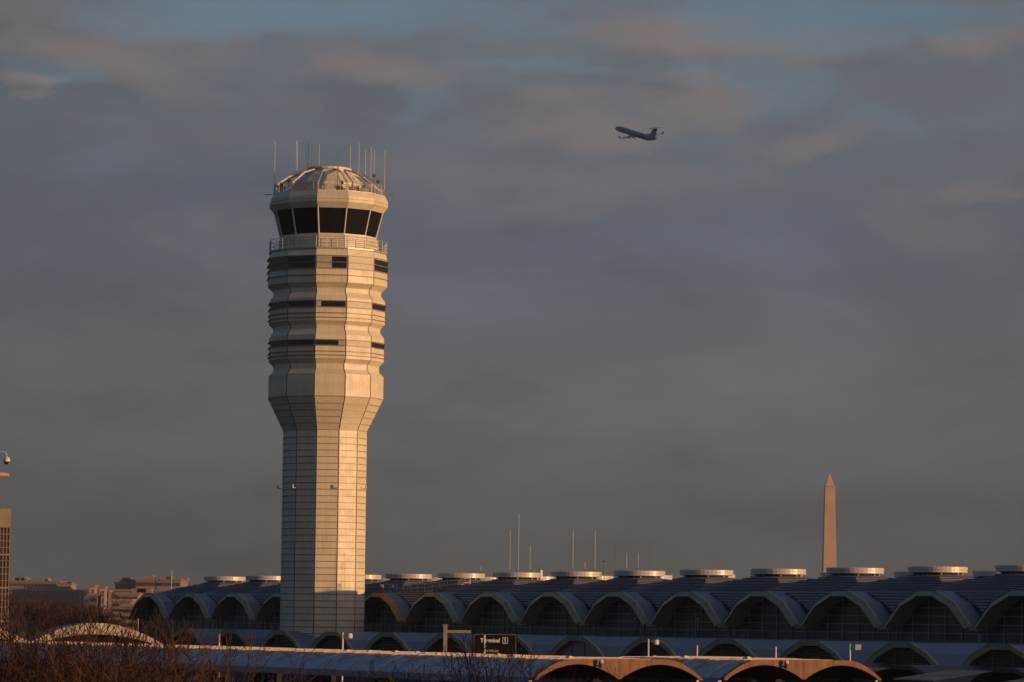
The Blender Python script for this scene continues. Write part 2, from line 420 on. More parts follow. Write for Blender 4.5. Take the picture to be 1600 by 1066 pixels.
# parapet slope below the catwalk
b = MB(); ring_panels(b, [(7.25, zt(402)), (7.02, zt(391)), (6.9, zt(390))], 0.03, 0.03); b.build('parapet', [M['clad'], M['joint']], tower, fix=False)
b = MB(); ring12(b, 5.4, 7.2, zt(390.5), zt(388.5)); b.build('catwalk', M['rail'], tower)
def railing(r, z0, h, nrails, posts, rr=0.028):
    b = MB()
    for j in range(nrails):
        z = z0 + h * (j + 1) / nrails
        for k in range(12):
            b.bar(P12(NOFF - 15 + 30 * k, r, z), P12(NOFF + 15 + 30 * k, r, z), rr, 5)
    for k in range(12):
        A = Vector(P12(NOFF - 15 + 30 * k, r, 0)); B = Vector(P12(NOFF + 15 + 30 * k, r, 0))
        for q in range(posts):
            p = A.lerp(B, q / posts); b.bar((p.x, p.y, z0), (p.x, p.y, z0 + h), rr * 1.15, 5)
    return b
railing(7.1, zt(389), 1.32, 3, 3).build('catwalk_railing', M['rail'], tower)
b = MB(); ring_panels(b, [(6.02, zt(390)), (6.02, zt(370)), (5.75, zt(365))], 0.03, 0.03); b.build('cab_base', [M['clad'], M['joint']], tower, fix=False)
# cab glazing leaning outward
for k in range(12):
    b = MB(); a0 = NOFF - 15 + 30 * k
    b.face([P12(a0, 5.70, zt(366)), P12(a0 + 30, 5.70, zt(366)), P12(a0 + 30, 6.52, zt(324)), P12(a0, 6.52, zt(324))])
    b.build('cab_window', M['glass'], tower, fix=False)
for k in range(12):
    b = MB(); a0 = NOFF - 15 + 30 * k
    b.bar(P12(a0, 5.74, zt(366)), P12(a0, 6.56, zt(324)), 0.09, 6); b.build('cab_mullion', M['mull'], tower)
b = MB(); ring12(b, 5.6, 5.86, zt(367), zt(364.5)); b.build('cab_sill', M['clad'], tower)
b = MB()
ring_panels(b, [(6.48, zt(323)), (6.62, zt(325.5)), (7.17, zt(316.5)), (7.20, zt(311.5)), (7.17, zt(307)), (6.86, zt(299)), (6.4, zt(298.2))], 0.018, 0.02)
b.build('cab_fascia', [M['clad'], M['joint']], tower, fix=False)
b = MB(); ring12(b, 7.12, 7.215, zt(312.2), zt(311.6)); b.build('fascia_seam', M['joint'], tower)
b = MB(); ring12(b, 0.5, 6.8, zt(300), zt(297.8)); b.build('roof_deck', M['clad'], tower)
railing(6.72, zt(298), 1.15, 5, 4, 0.022).build('roof_railing', M['rail'], tower)
b = MB(); ring_panels(b, [(4.5, zt(298)), (4.3, zt(283)), (3.2, zt(271)), (2.5, zt(265))], 0.03, 0.04); b.build('roof_dome', [M['clad'], M['joint']], tower, fix=False)
b = MB(); b.lathe([(2.5, zt(266)), (2.5, zt(263.5)), (2.68, zt(263)), (2.68, zt(260.6)), (2.5, zt(259.6)), (0.4, zt(258.8))], 24); b.build('roof_cap', M['clad'], tower)
for k in range(12):
    b = MB(); a = NOFF - 15 + 30 * k
    q = lambda r, y: P12(a, r, zt(y))
    b.path([q(2.6, 264), q(4.4, 270), q(6.62, 287), q(6.68, 298)], 0.14, 4)
    b.sphere(q(4.4, 270), 0.14, 6, 4)
    b.build('roof_strut', M['mull'] if k % 3 else M['rail'], tower)
for x, yt, yb, rr, dk in ((140, 100, 430, 6.7, 0), (298, 85, 380, 5.9, 0), (310, 88, 330, 4.5, 0), (380, 115, 310, 3.6, 0), (395, 80, 300, 3.3, 1), (422, 85, 300, 2.6, 1), (477, 120, 285, 2.2, 0), (645, 205, 470, -6.7, 1),
                      (713, 120, 330, 3.4, 0), (778, 100, 350, 4.6, 0), (828, 150, 370, 5.2, 0), (870, 125, 380, 6.2, 0), (893, 140, 430, 6.5, 0), (977, 160, 480, 6.7, 0)):
    dx = (x - 557) / 4.846 * KPX
    dy = math.sqrt(max(0, rr * rr - dx * dx)) * (-1 if rr < 0 else (0.35 if abs(dx) > 2 else 0.2))
    b = MB(); z0 = zt(200 + yb / 4.846); z1 = zt(200 + yt / 4.846)
    zb = zt(298) if abs(dx) > 2.5 else zt(266)
    b.bar((dx, dy, zb), (dx, dy, z0 + 0.3), 0.05, 6, 1); b.bar((dx, dy, z0 + 0.3), (dx, dy, z1), 0.029, 6, 0)
    b.build('antenna', [M['antd'] if dk else M['ant'], M['antd']], tower)
# roof equipment seen between the railings
b = MB(); p = P12(50, 6.0, 0); b.box(p[0] - .35, p[0] + .35, p[1] - .3, p[1] + .3, zt(298), zt(287)); b.box(p[0] + .1, p[0] + .5, p[1] - .5, p[1] - .3, zt(291), zt(286)); b.build('equipment_box', M['white'], tower)
for az, rr, yy in ((-62, 6.2, 288), (-48, 6.1, 285), (70, 6.3, 282), (62, 6.2, 275)):
    b = MB(); p = P12(az, rr, 0); b.bar((p[0], p[1], zt(298)), (p[0], p[1], zt(yy)), 0.04, 5)
    b.box(p[0] - .2, p[0] + .2, p[1] - .12, p[1] + .12, zt(yy), zt(yy) + .35); b.build('roof_sensor', M['antd'], tower)
rq = random.Random(9)
for k in range(22):
    az = rq.uniform(-95, 95); rr = rq.uniform(5.3, 6.5); h = rq.uniform(.4, 1.5)
    b = MB(); p = P12(az, rr, 0); z0 = zt(298); w = rq.uniform(.08, .22)
    if k % 3: b.bar((p[0], p[1], z0), (p[0], p[1], z0 + h), .03, 5); b.box(p[0] - w, p[0] + w, p[1] - .1, p[1] + .1, z0 + h - .1, z0 + h + w)
    else: b.box(p[0] - w * 1.6, p[0] + w * 1.6, p[1] - .15, p[1] + .15, z0, z0 + h * .6)
    b.build('roof_equipment', M['antd'] if k % 2 else M['rail'], tower)
for az in (-97, 83):
    b = MB(); b.bar(P12(az, 6.8, zt(295)), P12(az, 7.9, zt(295)), 0.05, 5); b.build('outrigger', M['rail'], tower)
for az in (-82, -37, 23, 68):
    b = MB(); b.bar(P12(az - 2, RS - .05, zt(763)), P12(az - 2, RS + .45, zt(763)), .05, 5); q = P12(az - 2, RS + .42, 0)
    b.bar((q[0], q[1], zt(763)), (q[0], q[1], zt(758)), .10, 6); b.build('shaft_light', M['white'], tower)

# ================================================================ TERMINAL
TH = R(60.736); CT, ST = math.cos(TH), math.sin(TH)
S = 13.7
OX, OY = 44.588, 296.725                       # facade point of bay 14
term = empty('terminal_building', 'long airport terminal with rows of arched gables, stepped blue-grey domes and round roof caps', 'airport terminal', (OX, OY, 0), -TH)
def bay(n): return (n - 14) * S
def tl(px, py, Y):
    """world -> terminal local"""
    p = unp(px, py, Y) - Vector((OX, OY, 0))
    return Vector((p.x * CT - p.y * ST, p.x * ST + p.y * CT, p.z))

# ---- upper arches
OUT = [(0, 15.15), (1.3, 15.15), (4.1, 14.08), (6.55, 11.95)]
INN = [(0, 14.66), (1.16, 14.66), (3.78, 13.66), (6.08, 11.70)]
def full(pr): return [(-a, z) for a, z in pr[::-1] if a > 0] + [(a, z) for a, z in pr if a > 0]
def hz(pr, a):
    a = abs(a)
    for (a0, z0), (a1, z1) in zip(pr, pr[1:]):
        if a <= a1: return z0 + (z1 - z0) * (a - a0) / (a1 - a0)
    return None
def strip(mb, pa, pb, ya, yb, mi):
    A = full(pa); B = full(pb)
    for i in range(len(A) - 1):
        mb.face([(A[i][0], ya, A[i][1]), (A[i + 1][0], ya, A[i + 1][1]), (B[i + 1][0], yb, B[i + 1][1]), (B[i][0], yb, B[i][1])], mi)
def make_gable(fm):
    o = MB()
    strip(o, OUT, INN, 0, -0.32, 0); strip(o, OUT, OUT, 0, 0.28, 0)
    up = [(a * 1.004, z + .035) for a, z in OUT]
    strip(o, up, up, -0.06, 0.10, 0); strip(o, up, OUT, -0.06, 0.0, 0)
    for sg in (-1, 1):                         # joints and springing block
        for a, z in ((1.3, 15.15), (4.1, 14.08)):
            o.bar((sg * a, -.02, z), (sg * a * .92, -.34, z - .53), .035, 4, 1)
        o.box(min(sg * 6.05, sg * 6.9), max(sg * 6.05, sg * 6.84), .02, .6, 11.58, 11.93, 0)
    gb = o.build('arch_gable', [fm, M['joint']], term)
    o = MB(); strip(o, OUT, OUT, 0.281, 1.9, 0); o.build('vault_roof', M['blue'], gb)
    o = MB(); strip(o, INN, INN, -0.32, 1.75, 0); o.build('soffit', M['soffit'], gb)
    o = MB(); A = full(INN)
    o.face([(a, 1.7, z) for a, z in A], 0)
    o.face([(-6.85, 1.7, 9.6), (6.85, 1.7, 9.6), (6.85, 1.7, 11.70), (-6.85, 1.7, 11.70)], 0)
    w = o.build('window', M['fglass'], gb, fix=False)
    o = MB()
    for z in (10.5, 11.3, 12.08, 12.86, 13.62):
        ext = 6.85 if z < 11.7 else None
        if ext is None:
            a = 0
            while a < 6.1 and hz(INN, a) is not None and hz(INN, a) > z: a += .05
            ext = a
        o.box(-ext, ext, 1.60, 1.69, z - .03, z + .03)
    for a in (-6.84, -4.35, -1.85, .65, 3.15, 5.65):
        o.box(a - .04, a + .04, 1.57, 1.69, 9.7, (hz(INN, a) or 11.7))
    o.build('window_frame', M['fmull'], gb)
    o = MB()
    for k in range(5):                         # things hanging inside the hall: rails behind the glass read as faint lines
        pass
    return gb
gab = make_gable(M['fascia']); gab.location = (bay(0), 0, 0)
for n in range(1, 18):
    if n == 5: continue
    c = cp(gab, term); c.location = (bay(n), 0, 0)
g5 = make_gable(M['litf']); g5.location = (bay(5), 0, 0); g5['label'] = 'arched gable beside the tower, orange light painted into its fascia'
# walls below, down to the ground
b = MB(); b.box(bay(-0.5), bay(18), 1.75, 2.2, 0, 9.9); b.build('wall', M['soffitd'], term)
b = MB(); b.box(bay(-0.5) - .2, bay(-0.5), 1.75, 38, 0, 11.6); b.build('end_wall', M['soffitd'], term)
for n in range(0, 18):
    if n in (5, 9, 13, 16):
        b = MB(); b.box(bay(n) + 6.55, bay(n) + 6.72, 0.9, 1.1, 8.5, 11.3); b.build('downpipe', M['fmull'], term)

# ---- stepped domes
FP = [(2.4, 16.80), (4.0, 16.52), (6.0, 16.14), (8.0, 15.60), (9.3, 15.20), (9.9, 14.72), (10.5, 14.05), (11.1, 13.2), (11.7, 12.3), (12.6, 10.9)]
def fz(r):
    for (a, z0), (b_, z1) in zip(FP, FP[1:]):
        if r <= b_: return z0 + (z1 - z0) * (r - a) / (b_ - a)
    return FP[-1][1]
def make_dome(back):
    rs = [2.4]
    while rs[-1] < 12.5:
        r = rs[-1]; st = 0.06; lim = .165 if r < 9 else .27
        while abs(fz(r + st) - fz(r)) < lim and st < 2: st += .02
        rs.append(r + st)
    prof = [(rs[0], fz(rs[0]), 0)]
    for r, rn in zip(rs[1:], rs[2:]):
        z = fz(r); dz = z - fz(rn)
        prof.append((r, z, 0)); prof.append((r - .035, z - .015, 1)); prof.append((r - .035, z - .075, 1)); prof.append((r, z - .075 - (dz - .075) * .6, 0))
    nrm = [0, 67.5, 90, 112.5, 180, 247.5, 270, 292.5]
    cor = []
    for i, a in enumerate(nrm):
        c = nrm[(i + 1) % len(nrm)] + (360 if i == len(nrm) - 1 else 0)
        mid = R((a + c) / 2); k = 1 / math.cos(R((c - a) / 2)); cor.append((math.cos(mid) * k, math.sin(mid) * k))
    bm = bmesh.new(); rings = []
    for r, z, m in prof: rings.append([bm.verts.new((x * r, y * r, z)) for x, y in cor])
    for j in range(len(prof) - 1):
        for k in range(len(cor)):
            f = bm.faces.new((rings[j][k], rings[j][(k + 1) % len(cor)], rings[j + 1][(k + 1) % len(cor)], rings[j + 1][k])); f.material_index = prof[j + 1][2]
    for co, no in (((6.851, 0, 0), (1, 0, 0)), ((-6.851, 0, 0), (-1, 0, 0)), ((0, -9.45, 0), (0, -1, 0)), ((0, back, 0), (0, 1, 0))):
        bmesh.ops.bisect_plane(bm, geom=bm.verts[:] + bm.edges[:] + bm.faces[:], plane_co=co, plane_no=no, clear_outer=True)
    ed = [e for e in bm.edges if e.is_boundary and all(abs(v.co.y + 9.45) < 1e-3 for v in e.verts)]
    ex = bmesh.ops.extrude_edge_only(bm, edges=ed)['geom']
    for v in [q for q in ex if isinstance(q, bmesh.types.BMVert)]: v.co.z -= 1.1
    for f in [q for q in ex if isinstance(q, bmesh.types.BMFace)]: f.material_index = 1
    bmesh.ops.recalc_face_normals(bm, faces=bm.faces)
    me = bpy.data.meshes.new('dome_roof'); bm.to_mesh(me); bm.free()
    me.materials.append(M['rib_roof']); me.materials.append(M['seam'])
    o = bpy.data.objects.new('dome_roof', me); COL.objects.link(o); o.parent = term
    b = MB()
    b.lathe([(2.30, 16.8), (2.30, 17.05)], 24, 1)
    for k in range(8):
        a = k * math.pi / 4 + .3; b.bar((2.42 * math.cos(a), 2.42 * math.sin(a), 16.85), (2.42 * math.cos(a), 2.42 * math.sin(a), 17.1), .05, 5, 0)
    b.build('dome_neck', [M['cap'], M['seam']], o)
    b = MB()
    b.lathe([(r_, z_ + .13) for r_, z_ in [(2.2, 16.88), (2.80, 16.9), (2.86, 16.94), (2.86, 17.14), (2.82, 17.16), (2.82, 17.19), (2.88, 17.21), (2.88, 17.44), (2.80, 17.49), (0.3, 17.56)]], 40)
    c = b.build('roof_cap', M['cap'], o, smooth=False)
    b = MB(); b.lathe([(2.85, 16.74), (2.9, 16.80), (2.4, 16.84)], 12, 0, cap=False); b.build('cap_flashing', M['rib_roof'], o)
    return o
W1, W2 = 11.33, 29.4
d1 = make_dome(9.03); d1.location = (bay(0), W1, 0)
for n in range(1, 18): c = cp(d1, term); c.location = (bay(n), W1, 0)
for n in range(0, 18): c = cp(d1, term); c.location = (bay(n), W2, 0)

# ---- lower tier of vaulted roofs
LW = -12.76
LO = [(0, 10.5), (1.4, 10.5), (3.75, 9.62), (5.6, 8.4), (6.3, 7.6)]
LI = [(0, 10.08), (1.25, 10.08), (3.45, 9.26), (5.15, 8.1), (5.8, 7.35)]
def make_lower(louv=True):
    o = MB(); strip(o, LO, LI, 0, 0.04, 0); strip(o, LO, LO, 0, 0.3, 0); strip(o, LI, LI, .04, .7, 0)
    up = [(a * 1.004, z + .03) for a, z in LO]; strip(o, up, up, -.05, .08, 0); strip(o, up, LO, -.05, 0, 0)
    for sg in (-1, 1):
        for a, z in ((1.4, 10.5), (3.75, 9.62)): o.bar((sg * a, -.02, z), (sg * a * .92, .04, z - .45), .03, 4, 1)
    gb = o.build('lower_arch', [M['fascia'], M['joint']], term)
    o = MB(); strip(o, LO, LO, 0.301, 14.3, 0); o.build('lower_vault_roof', M['blue'], gb)
    o = MB(); A = full(LI); o.face([(a, .55, z) for a, z in A], 1 if louv else 0)
    if louv:
        z = 7.5
        while z < 10.0:
            a = 0
            while a < 5.75 and (hz(LI, a) or 0) > z + .03: a += .05
            if a > .2: o.face([(-a, .36, z - .03), (a, .36, z - .03), (a, .52, z + .05), (-a, .52, z + .05)], 0)
            z += .16
        for a in (-3.9, -1.3, 1.3, 3.9): o.box(a - .03, a + .03, .30, .36, 7.4, hz(LI, a) or 8, 0)
        o.build('louver_panel', [M['louv'], M['dark']], gb, fix=False)
    else:
        for a in (-1.6, .9): o.box(a - .03, a + .03, .50, .54, 7.4, hz(LI, a), 1)
        o.build('blank_panel', [M['panel'], M['dark']], gb, fix=False)
    return gb
l1 = make_lower(); l1.location = (bay(3), LW, 0)
for n in range(4, 18):
    if n == 10: continue
    c = cp(l1, term); c.location = (bay(n), LW, 0)
l2 = make_lower(False); l2.location = (bay(10), LW, 0); l2['label'] = 'lower arch closed by plain grey panels'
b = MB()
x0, x1 = bay(2.5), bay(18)
b.face([(x0, LW + .1, 8.0), (x1, LW + .1, 8.0), (x1, LW + 6, 9.1), (x0, LW + 6, 9.1)])
b.face([(x0, LW + 6, 9.0), (x1, LW + 6, 9.0), (x1, 1.7, 9.95), (x0, 1.7, 9.95)])
b.face([(x0, LW + 6, 9.1), (x1, LW + 6, 9.1), (x1, LW + 6, 9.0), (x0, LW + 6, 9.0)])
b.build('lower_roof', M['blue'], term, fix=False)
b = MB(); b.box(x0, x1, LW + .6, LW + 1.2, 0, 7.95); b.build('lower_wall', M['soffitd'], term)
# kerb-side canopy, seen at the right end
LO3 = [(0, 8.75), (1.3, 8.75), (3.6, 8.05), (5.4, 7.0), (6.2, 6.2)]
LI3 = [(0, 8.4), (1.2, 8.4), (3.35, 7.75), (5.0, 6.75), (5.7, 6.0)]
k0 = None
for n in (13, 14, 15, 16, 17):
    if k0 is None:
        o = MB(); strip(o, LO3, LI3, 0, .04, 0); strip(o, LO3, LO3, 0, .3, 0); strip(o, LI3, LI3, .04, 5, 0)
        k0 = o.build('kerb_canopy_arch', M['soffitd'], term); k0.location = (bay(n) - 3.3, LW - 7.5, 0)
        o = MB(); strip(o, LO3, LO3, .301, 7.4, 0); o.build('kerb_canopy_roof', M['dkroof'], k0)
    else:
        c = cp(k0, term); c.location = (bay(n) - 3.3, LW - 7.5, 0)
for n in (14, 15, 16, 17):
    o = MB()
    o.face([(-2.6, -6.2, 7.7), (2.6, -6.2, 7.7), (2.6, -0.5, 8.45), (-2.6, -0.5, 8.45)], 0)
    for k in range(7):
        a = -2.6 + k * 5.2 / 6; o.bar((a, -6.2, 7.75), (a, -.5, 8.5), .05, 4, 1)
    o.bar((-2.6, -6.2, 7.75), (2.6, -6.2, 7.75), .07, 4, 1); o.bar((-2.6, -3.4, 8.1), (2.6, -3.4, 8.1), .05, 4, 1)
    q = o.build('glass_canopy', [M['cglass'], M['fmull']], term, fix=False); q.location = (bay(n) + 6.3, LW - 7, 0)

# ---- roof antennas, masts, catwalk on the terminal
for px, yt, yb, n, dk in ((796.6, 830, 890, 6, 0), (810, 802, 888, 6, 0), (828, 852, 888, 6, 0), (895, 828, 888, 7, 0), (914, 877, 888, 7, 0), (916, 842, 888, 7, 1), (929.5, 828, 888, 7, 0),
                      (962, 848, 888, 8, 1), (979, 864, 888, 8, 0), (997, 864, 888, 8, 0), (1015, 845, 886, 8, 1), (721, 868, 892, 5, 1), (751, 886, 893, 5, 0), (877, 886, 892, 7, 1), (843, 886, 893, 6, 1)):
    Yd = OY - bay(n) * ST + W1 * CT
    p = tl(px, 889, Yd); t = tl(px, yt, Yd)
    cx, cy = bay(n), W1
    d = Vector((p.x - cx, p.y - cy)); L = d.length
    if L > 2.6: d *= 2.6 / L
    x, y = cx + d.x, cy + d.y
    b = MB(); b.bar((x, y, 17.5), (x, y, 17.95), .05, 6, 1); b.bar((x, y, 17.95), (x, y, t.z), .027, 6, 0)
    b.build('roof_antenna', [M['antd'] if dk else M['ant'], M['antd']], term)
b = MB(); p = tl(944, 905, OY - bay(7) * ST + 9 * CT)
b.bar((p.x, p.y, 15.2), (p.x, p.y, p.z + 2.1), .06, 6); b.bar((p.x - .4, p.y, p.z + 2.0), (p.x + .4, p.y, p.z + 2.0), .04, 5); b.build('roof_mast', M['antd'], term)
b = MB(); p = tl(843.5, 900, OY - bay(6) * ST + 10 * CT)
b.bar((p.x, p.y, 16), (p.x, p.y, 18.2), .06, 6, 0); b.box(p.x + .05, p.x + .4, p.y - .15, p.y + .15, 16.9, 17.9, 1); b.build('roof_beacon', [M['antd'], M['white']], term)
b = MB()
pa = Vector((bay(5) - 3.2, 2.4, 15.2)); pb = Vector((bay(5) + 5.6, 3.4, 15.2)); pc = Vector((bay(5) + 5.6, 9.5, 16.0))
for z in (.1, .55, 1.0):
    o = Vector((0, 0, z)); b.path([pa + o, pb + o], .028, 5)
    b.path([pb + o, pc + o], .028, 5)
for k in range(7):
    p = pa.lerp(pb, k / 6); b.bar(p - Vector((0, 0, .3)), p + Vector((0, 0, 1.0)), .03, 5)
    p = pb.lerp(pc, k / 6); b.bar(p - Vector((0, 0, .3)), p + Vector((0, 0, 1.0)), .03, 5)
b.build('roof_catwalk', M['rail'], term)
for px, py in ((595.5, 917.5), (614, 918), (612, 927)):
    p = tl(px, py, OY - bay(4.6) * ST + 6 * CT); b = MB(); b.bar((p.x, p.y, p.z - .6), (p.x, p.y, p.z), .05, 5, 1); b.sphere((p.x, p.y, p.z + .12), .2, 8, 6, 0); b.build('roof_floodlight', [M['white'], M['antd']], term)

em = bpy.data.materials.new('lamp_glow'); em.use_nodes = True
eb = em.node_tree.nodes['Principled BSDF']; eb.inputs['Emission Color'].default_value = (.85, .95, 1, 1); eb.inputs['Emission Strength'].default_value = 3.0
for px, py, n, rr in ((1359.5, 1002, 12, .09), (1371.5, 1003, 12, .05), (1249, 999, 11, .05), (1494, 984.5, 13, .06)):
    p = tl(px, py, OY - bay(n) * ST + 2); b = MB(); b.sphere((p.x, p.y, p.z), rr, 8, 6); b.build('wall_light', em, term)
for n, a0 in ((9, 1.2), (9, 2.6), (5, -1.0), (10, -.4), (7, 1.5)):      # hanging banners and stair frames close behind the glass line
    b = MB(); b.box(bay(n) + a0, bay(n) + a0 + .12, 1.50, 1.56, 10.6, 13.2); b.box(bay(n) + a0, bay(n) + a0 + .7, 1.50, 1.56, 12.3, 12.5); b.box(bay(n) + a0 + .5, bay(n) + a0 + .62, 1.50, 1.56, 11.2, 12.4); b.build('hanging_frame', M['fmull'], term)
# ================================================================ STATION CANOPIES
def canopy(name, label, w0, length, z_off=0.0, px=None):
    """double barrel canopy: local x = along terminal direction (fascia faces +x), local y = across"""
    base = Vector((1.65, 200, 0)) + Vector((ST, CT, 0)) * w0
    e = empty(name, label, 'station canopy', base, -TH, 'station platform canopies')
    outer = []
    for k in range(0, 9):
        t = k / 8; w = -0.1 + 2.6 * t; outer.append((w, 8.70 + 1.08 * math.sin(t * math.pi / 2) ** 0.9))
    outer += [(5.0, 9.80), (6.5, 9.80)]
    for k in range(8, -1, -1):
        t = k / 8; w = 11.55 - 2.6 * t; outer.append((w, 8.62 + 1.16 * math.sin(t * math.pi / 2) ** 0.9))
    inner = []
    for c in (0, 1):
        for k in range(0, 17):
            t = k / 16; w = 0.12 + c * 5.65 + 5.5 * t + (.03 if c else 0); inner.append((w, 8.60 + .88 * math.sin(math.pi * t) ** .85))
    def ztop(w):
        for (a, z0), (c, z1) in zip(outer, outer[1:]):
            if a <= w <= c: return z0 + (z1 - z0) * (w - a) / (c - a)
        return outer[-1][1]
    o = MB()
    xs = sorted(set([w for w, _ in inner] + [w for w, _ in outer]))
    def zin(w):
        if w <= inner[0][0] or w >= inner[-1][0]: return 8.55
        for (a, z0), (c, z1) in zip(inner, inner[1:]):
            if a <= w <= c: return z0 + (z1 - z0) * (w - a) / max(1e-6, c - a)
    for a, c in zip(xs, xs[1:]):
        pts = [(a, zin(a)), (c, zin(c)), (c, ztop(c)), (a, ztop(a))]
        o.face([(0, w, z) for w, z in pts], 0)
        o.face([(-.35, w, z) for w, z in pts], 0)
        o.face([(0, a, ztop(a)), (0, c, ztop(c)), (-.35, c, ztop(c)), (-.35, a, ztop(a))], 0)
        o.face([(0, a, zin(a)), (0, c, zin(c)), (-.35, c, zin(c)), (-.35, a, zin(a))], 0)
    for w in (0, 5.74, 11.4):
        o.bar((.01, w, 8.6), (.01, w, 9.7 if w == 5.74 else 8.8), .02, 4, 0)
    o.build('fascia', M['conc'], e)
    o = MB()
    roof = [(w, z - .06) for w, z in outer]
    for (a, z0), (c, z1) in zip(roof, roof[1:]):
        o.face([(-.34, a, z0), (-.34, c, z1), (-length, c, z1), (-length, a, z0)])
    for (a, z0), (c, z1) in zip(roof, roof[1:]):
        o.face([(-length, a, 8.4), (-length, c, 8.4), (-length, c, z1), (-length, a, z0)])
    o.build('roof', M['roofb'], e, smooth=True)
    o = MB(); rs = random.Random(3)
    t = 2.0
    while t < length:
        for (a, z0), (c, z1) in list(zip(roof, roof[1:]))[:11]:
            wd = .10 if int(t * 10) % 3 else .16
            o.face([(-t, a, z0 + .05), (-t, c, z1 + .05), (-t - wd, c, z1 + .05), (-t - wd, a, z0 + .05)])
            o.face([(-t, a, z0 + .05), (-t, c, z1 + .05), (-t, c, z1 - .02), (-t, a, z0 - .02)])
            o.face([(-t - wd, a, z0 + .05), (-t - wd, c, z1 + .05), (-t - wd, c, z1 - .02), (-t - wd, a, z0 - .02)])
        t += 4.6
    o.build('roof_ribs', M['gutter'], e)
    o = MB()
    for (a, z0), (c, z1) in zip(inner, inner[1:]):
        o.face([(-.34, a, z0 - .02), (-.34, c, z1 - .02), (-length, c, z1 - .02), (-length, a, z0 - .02)])
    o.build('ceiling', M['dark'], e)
    o = MB(); o.box(-length, -.5, -.22, .02, 8.28, 8.69); o.box(-length, -.5, 11.45, 11.6, 8.28, 8.62); o.build('eave_beam', M['roofb'], e)
    o = MB(); t = .36; rs = random.Random(4)
    while t < length - 4.6:                    # pale membrane bays on the flat top; low ribs added to catch sun as lit crescents
        for k in range(7):
            xr = -t - .3 - k * .66; hh = .035 + .05 * rs.random(); w0_ = 2.2 - 1.5 * (k / 6) ** 2
            ws_ = [w0_ + (8.3 - w0_) * (j / 9) ** 1.6 for j in range(10)]
            for wa, wb in zip(ws_, ws_[1:]):
                za, zb2 = ztop(wa) - .04, ztop(wb) - .04
                o.face([(xr, wa, za), (xr, wb, zb2), (xr, wb, zb2 + hh + .02), (xr, wa, za + hh + .02)])
                o.face([(xr, wa, za + hh + .02), (xr, wb, zb2 + hh + .02), (xr - .1, wb, zb2), (xr - .1, wa, za)])
        for k in range(2):
            u0, u1 = k / 2, (k + 1) / 2; x0_, x1_ = -t - 4.5 * u0, -t - 4.5 * u1
            h0, h1 = 9.76 + .03 * math.sin(math.pi * u0), 9.76 + .03 * math.sin(math.pi * u1)
            ws = [(1.55, -.34), (1.95, -.12), (2.5, 0), (5.7, .02), (8.6, 0), (9.2, -.2)]
            for (wa, da), (wb, db) in zip(ws, ws[1:]):
                o.face([(x0_, wa, h0 + da * (.4 + .6 * math.sin(math.pi * u0))), (x1_, wa, h1 + da * (.4 + .6 * math.sin(math.pi * u1))), (x1_, wb, h1 + db * (.4 + .6 * math.sin(math.pi * u1))), (x0_, wb, h0 + db * (.4 + .6 * math.sin(math.pi * u0)))])
        t += 4.6
    o.build('roof_membrane', M['membrane'], e)
    t = 3.0; first = None
    while t < length:
        if first is None: o = MB(); o.box(-.35, 0, -.15, .15, 0, .14); o.box(-.28, -.07, -.1, .1, .14, .2); first = c = o.build('roof_vent', M['gutter'], e)
        else: c = cp(first, e)
        c.location = (-t, rs.uniform(2.4, 4.5), 9.80); c.scale = (rs.uniform(.5, 2), 1, rs.uniform(.3, .8)); t += rs.uniform(2, 6)
    t = 3.0; first = None
    while t < length:
        for w in (.6, 5.75, 10.9):
            if first is None:
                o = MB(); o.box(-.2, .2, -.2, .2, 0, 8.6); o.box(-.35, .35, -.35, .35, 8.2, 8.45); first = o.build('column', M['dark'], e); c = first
            else: c = cp(first, e)
            c.location = (-t, w, 0)
        t += 9.2
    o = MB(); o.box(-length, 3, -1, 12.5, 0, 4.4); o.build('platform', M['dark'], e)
    o = MB(); o.box(.0, .12, 5.2, 5.35, 9.15, 9.5, 1) if 0 else None
    p = 4.2
    o.bar((.02, p, 9.40), (.30, p, 9.40), .05, 5, 1); o.bar((.28, p, 9.25), (.28, p, 9.62), .09, 8, 1); o.sphere((.30, p + .05, 9.66), .14, 8, 6, 0)
    o.build('fascia_camera', [M['white'], M['dark']], e)
    return e
canopy('station_canopy', 'nearer double-arched concrete station canopy with long blue-grey barrel roof running left', 0, 104)
canopy('station_canopy', 'farther double-arched concrete station canopy on the right with ribbed metal roof', 13.2, 17)
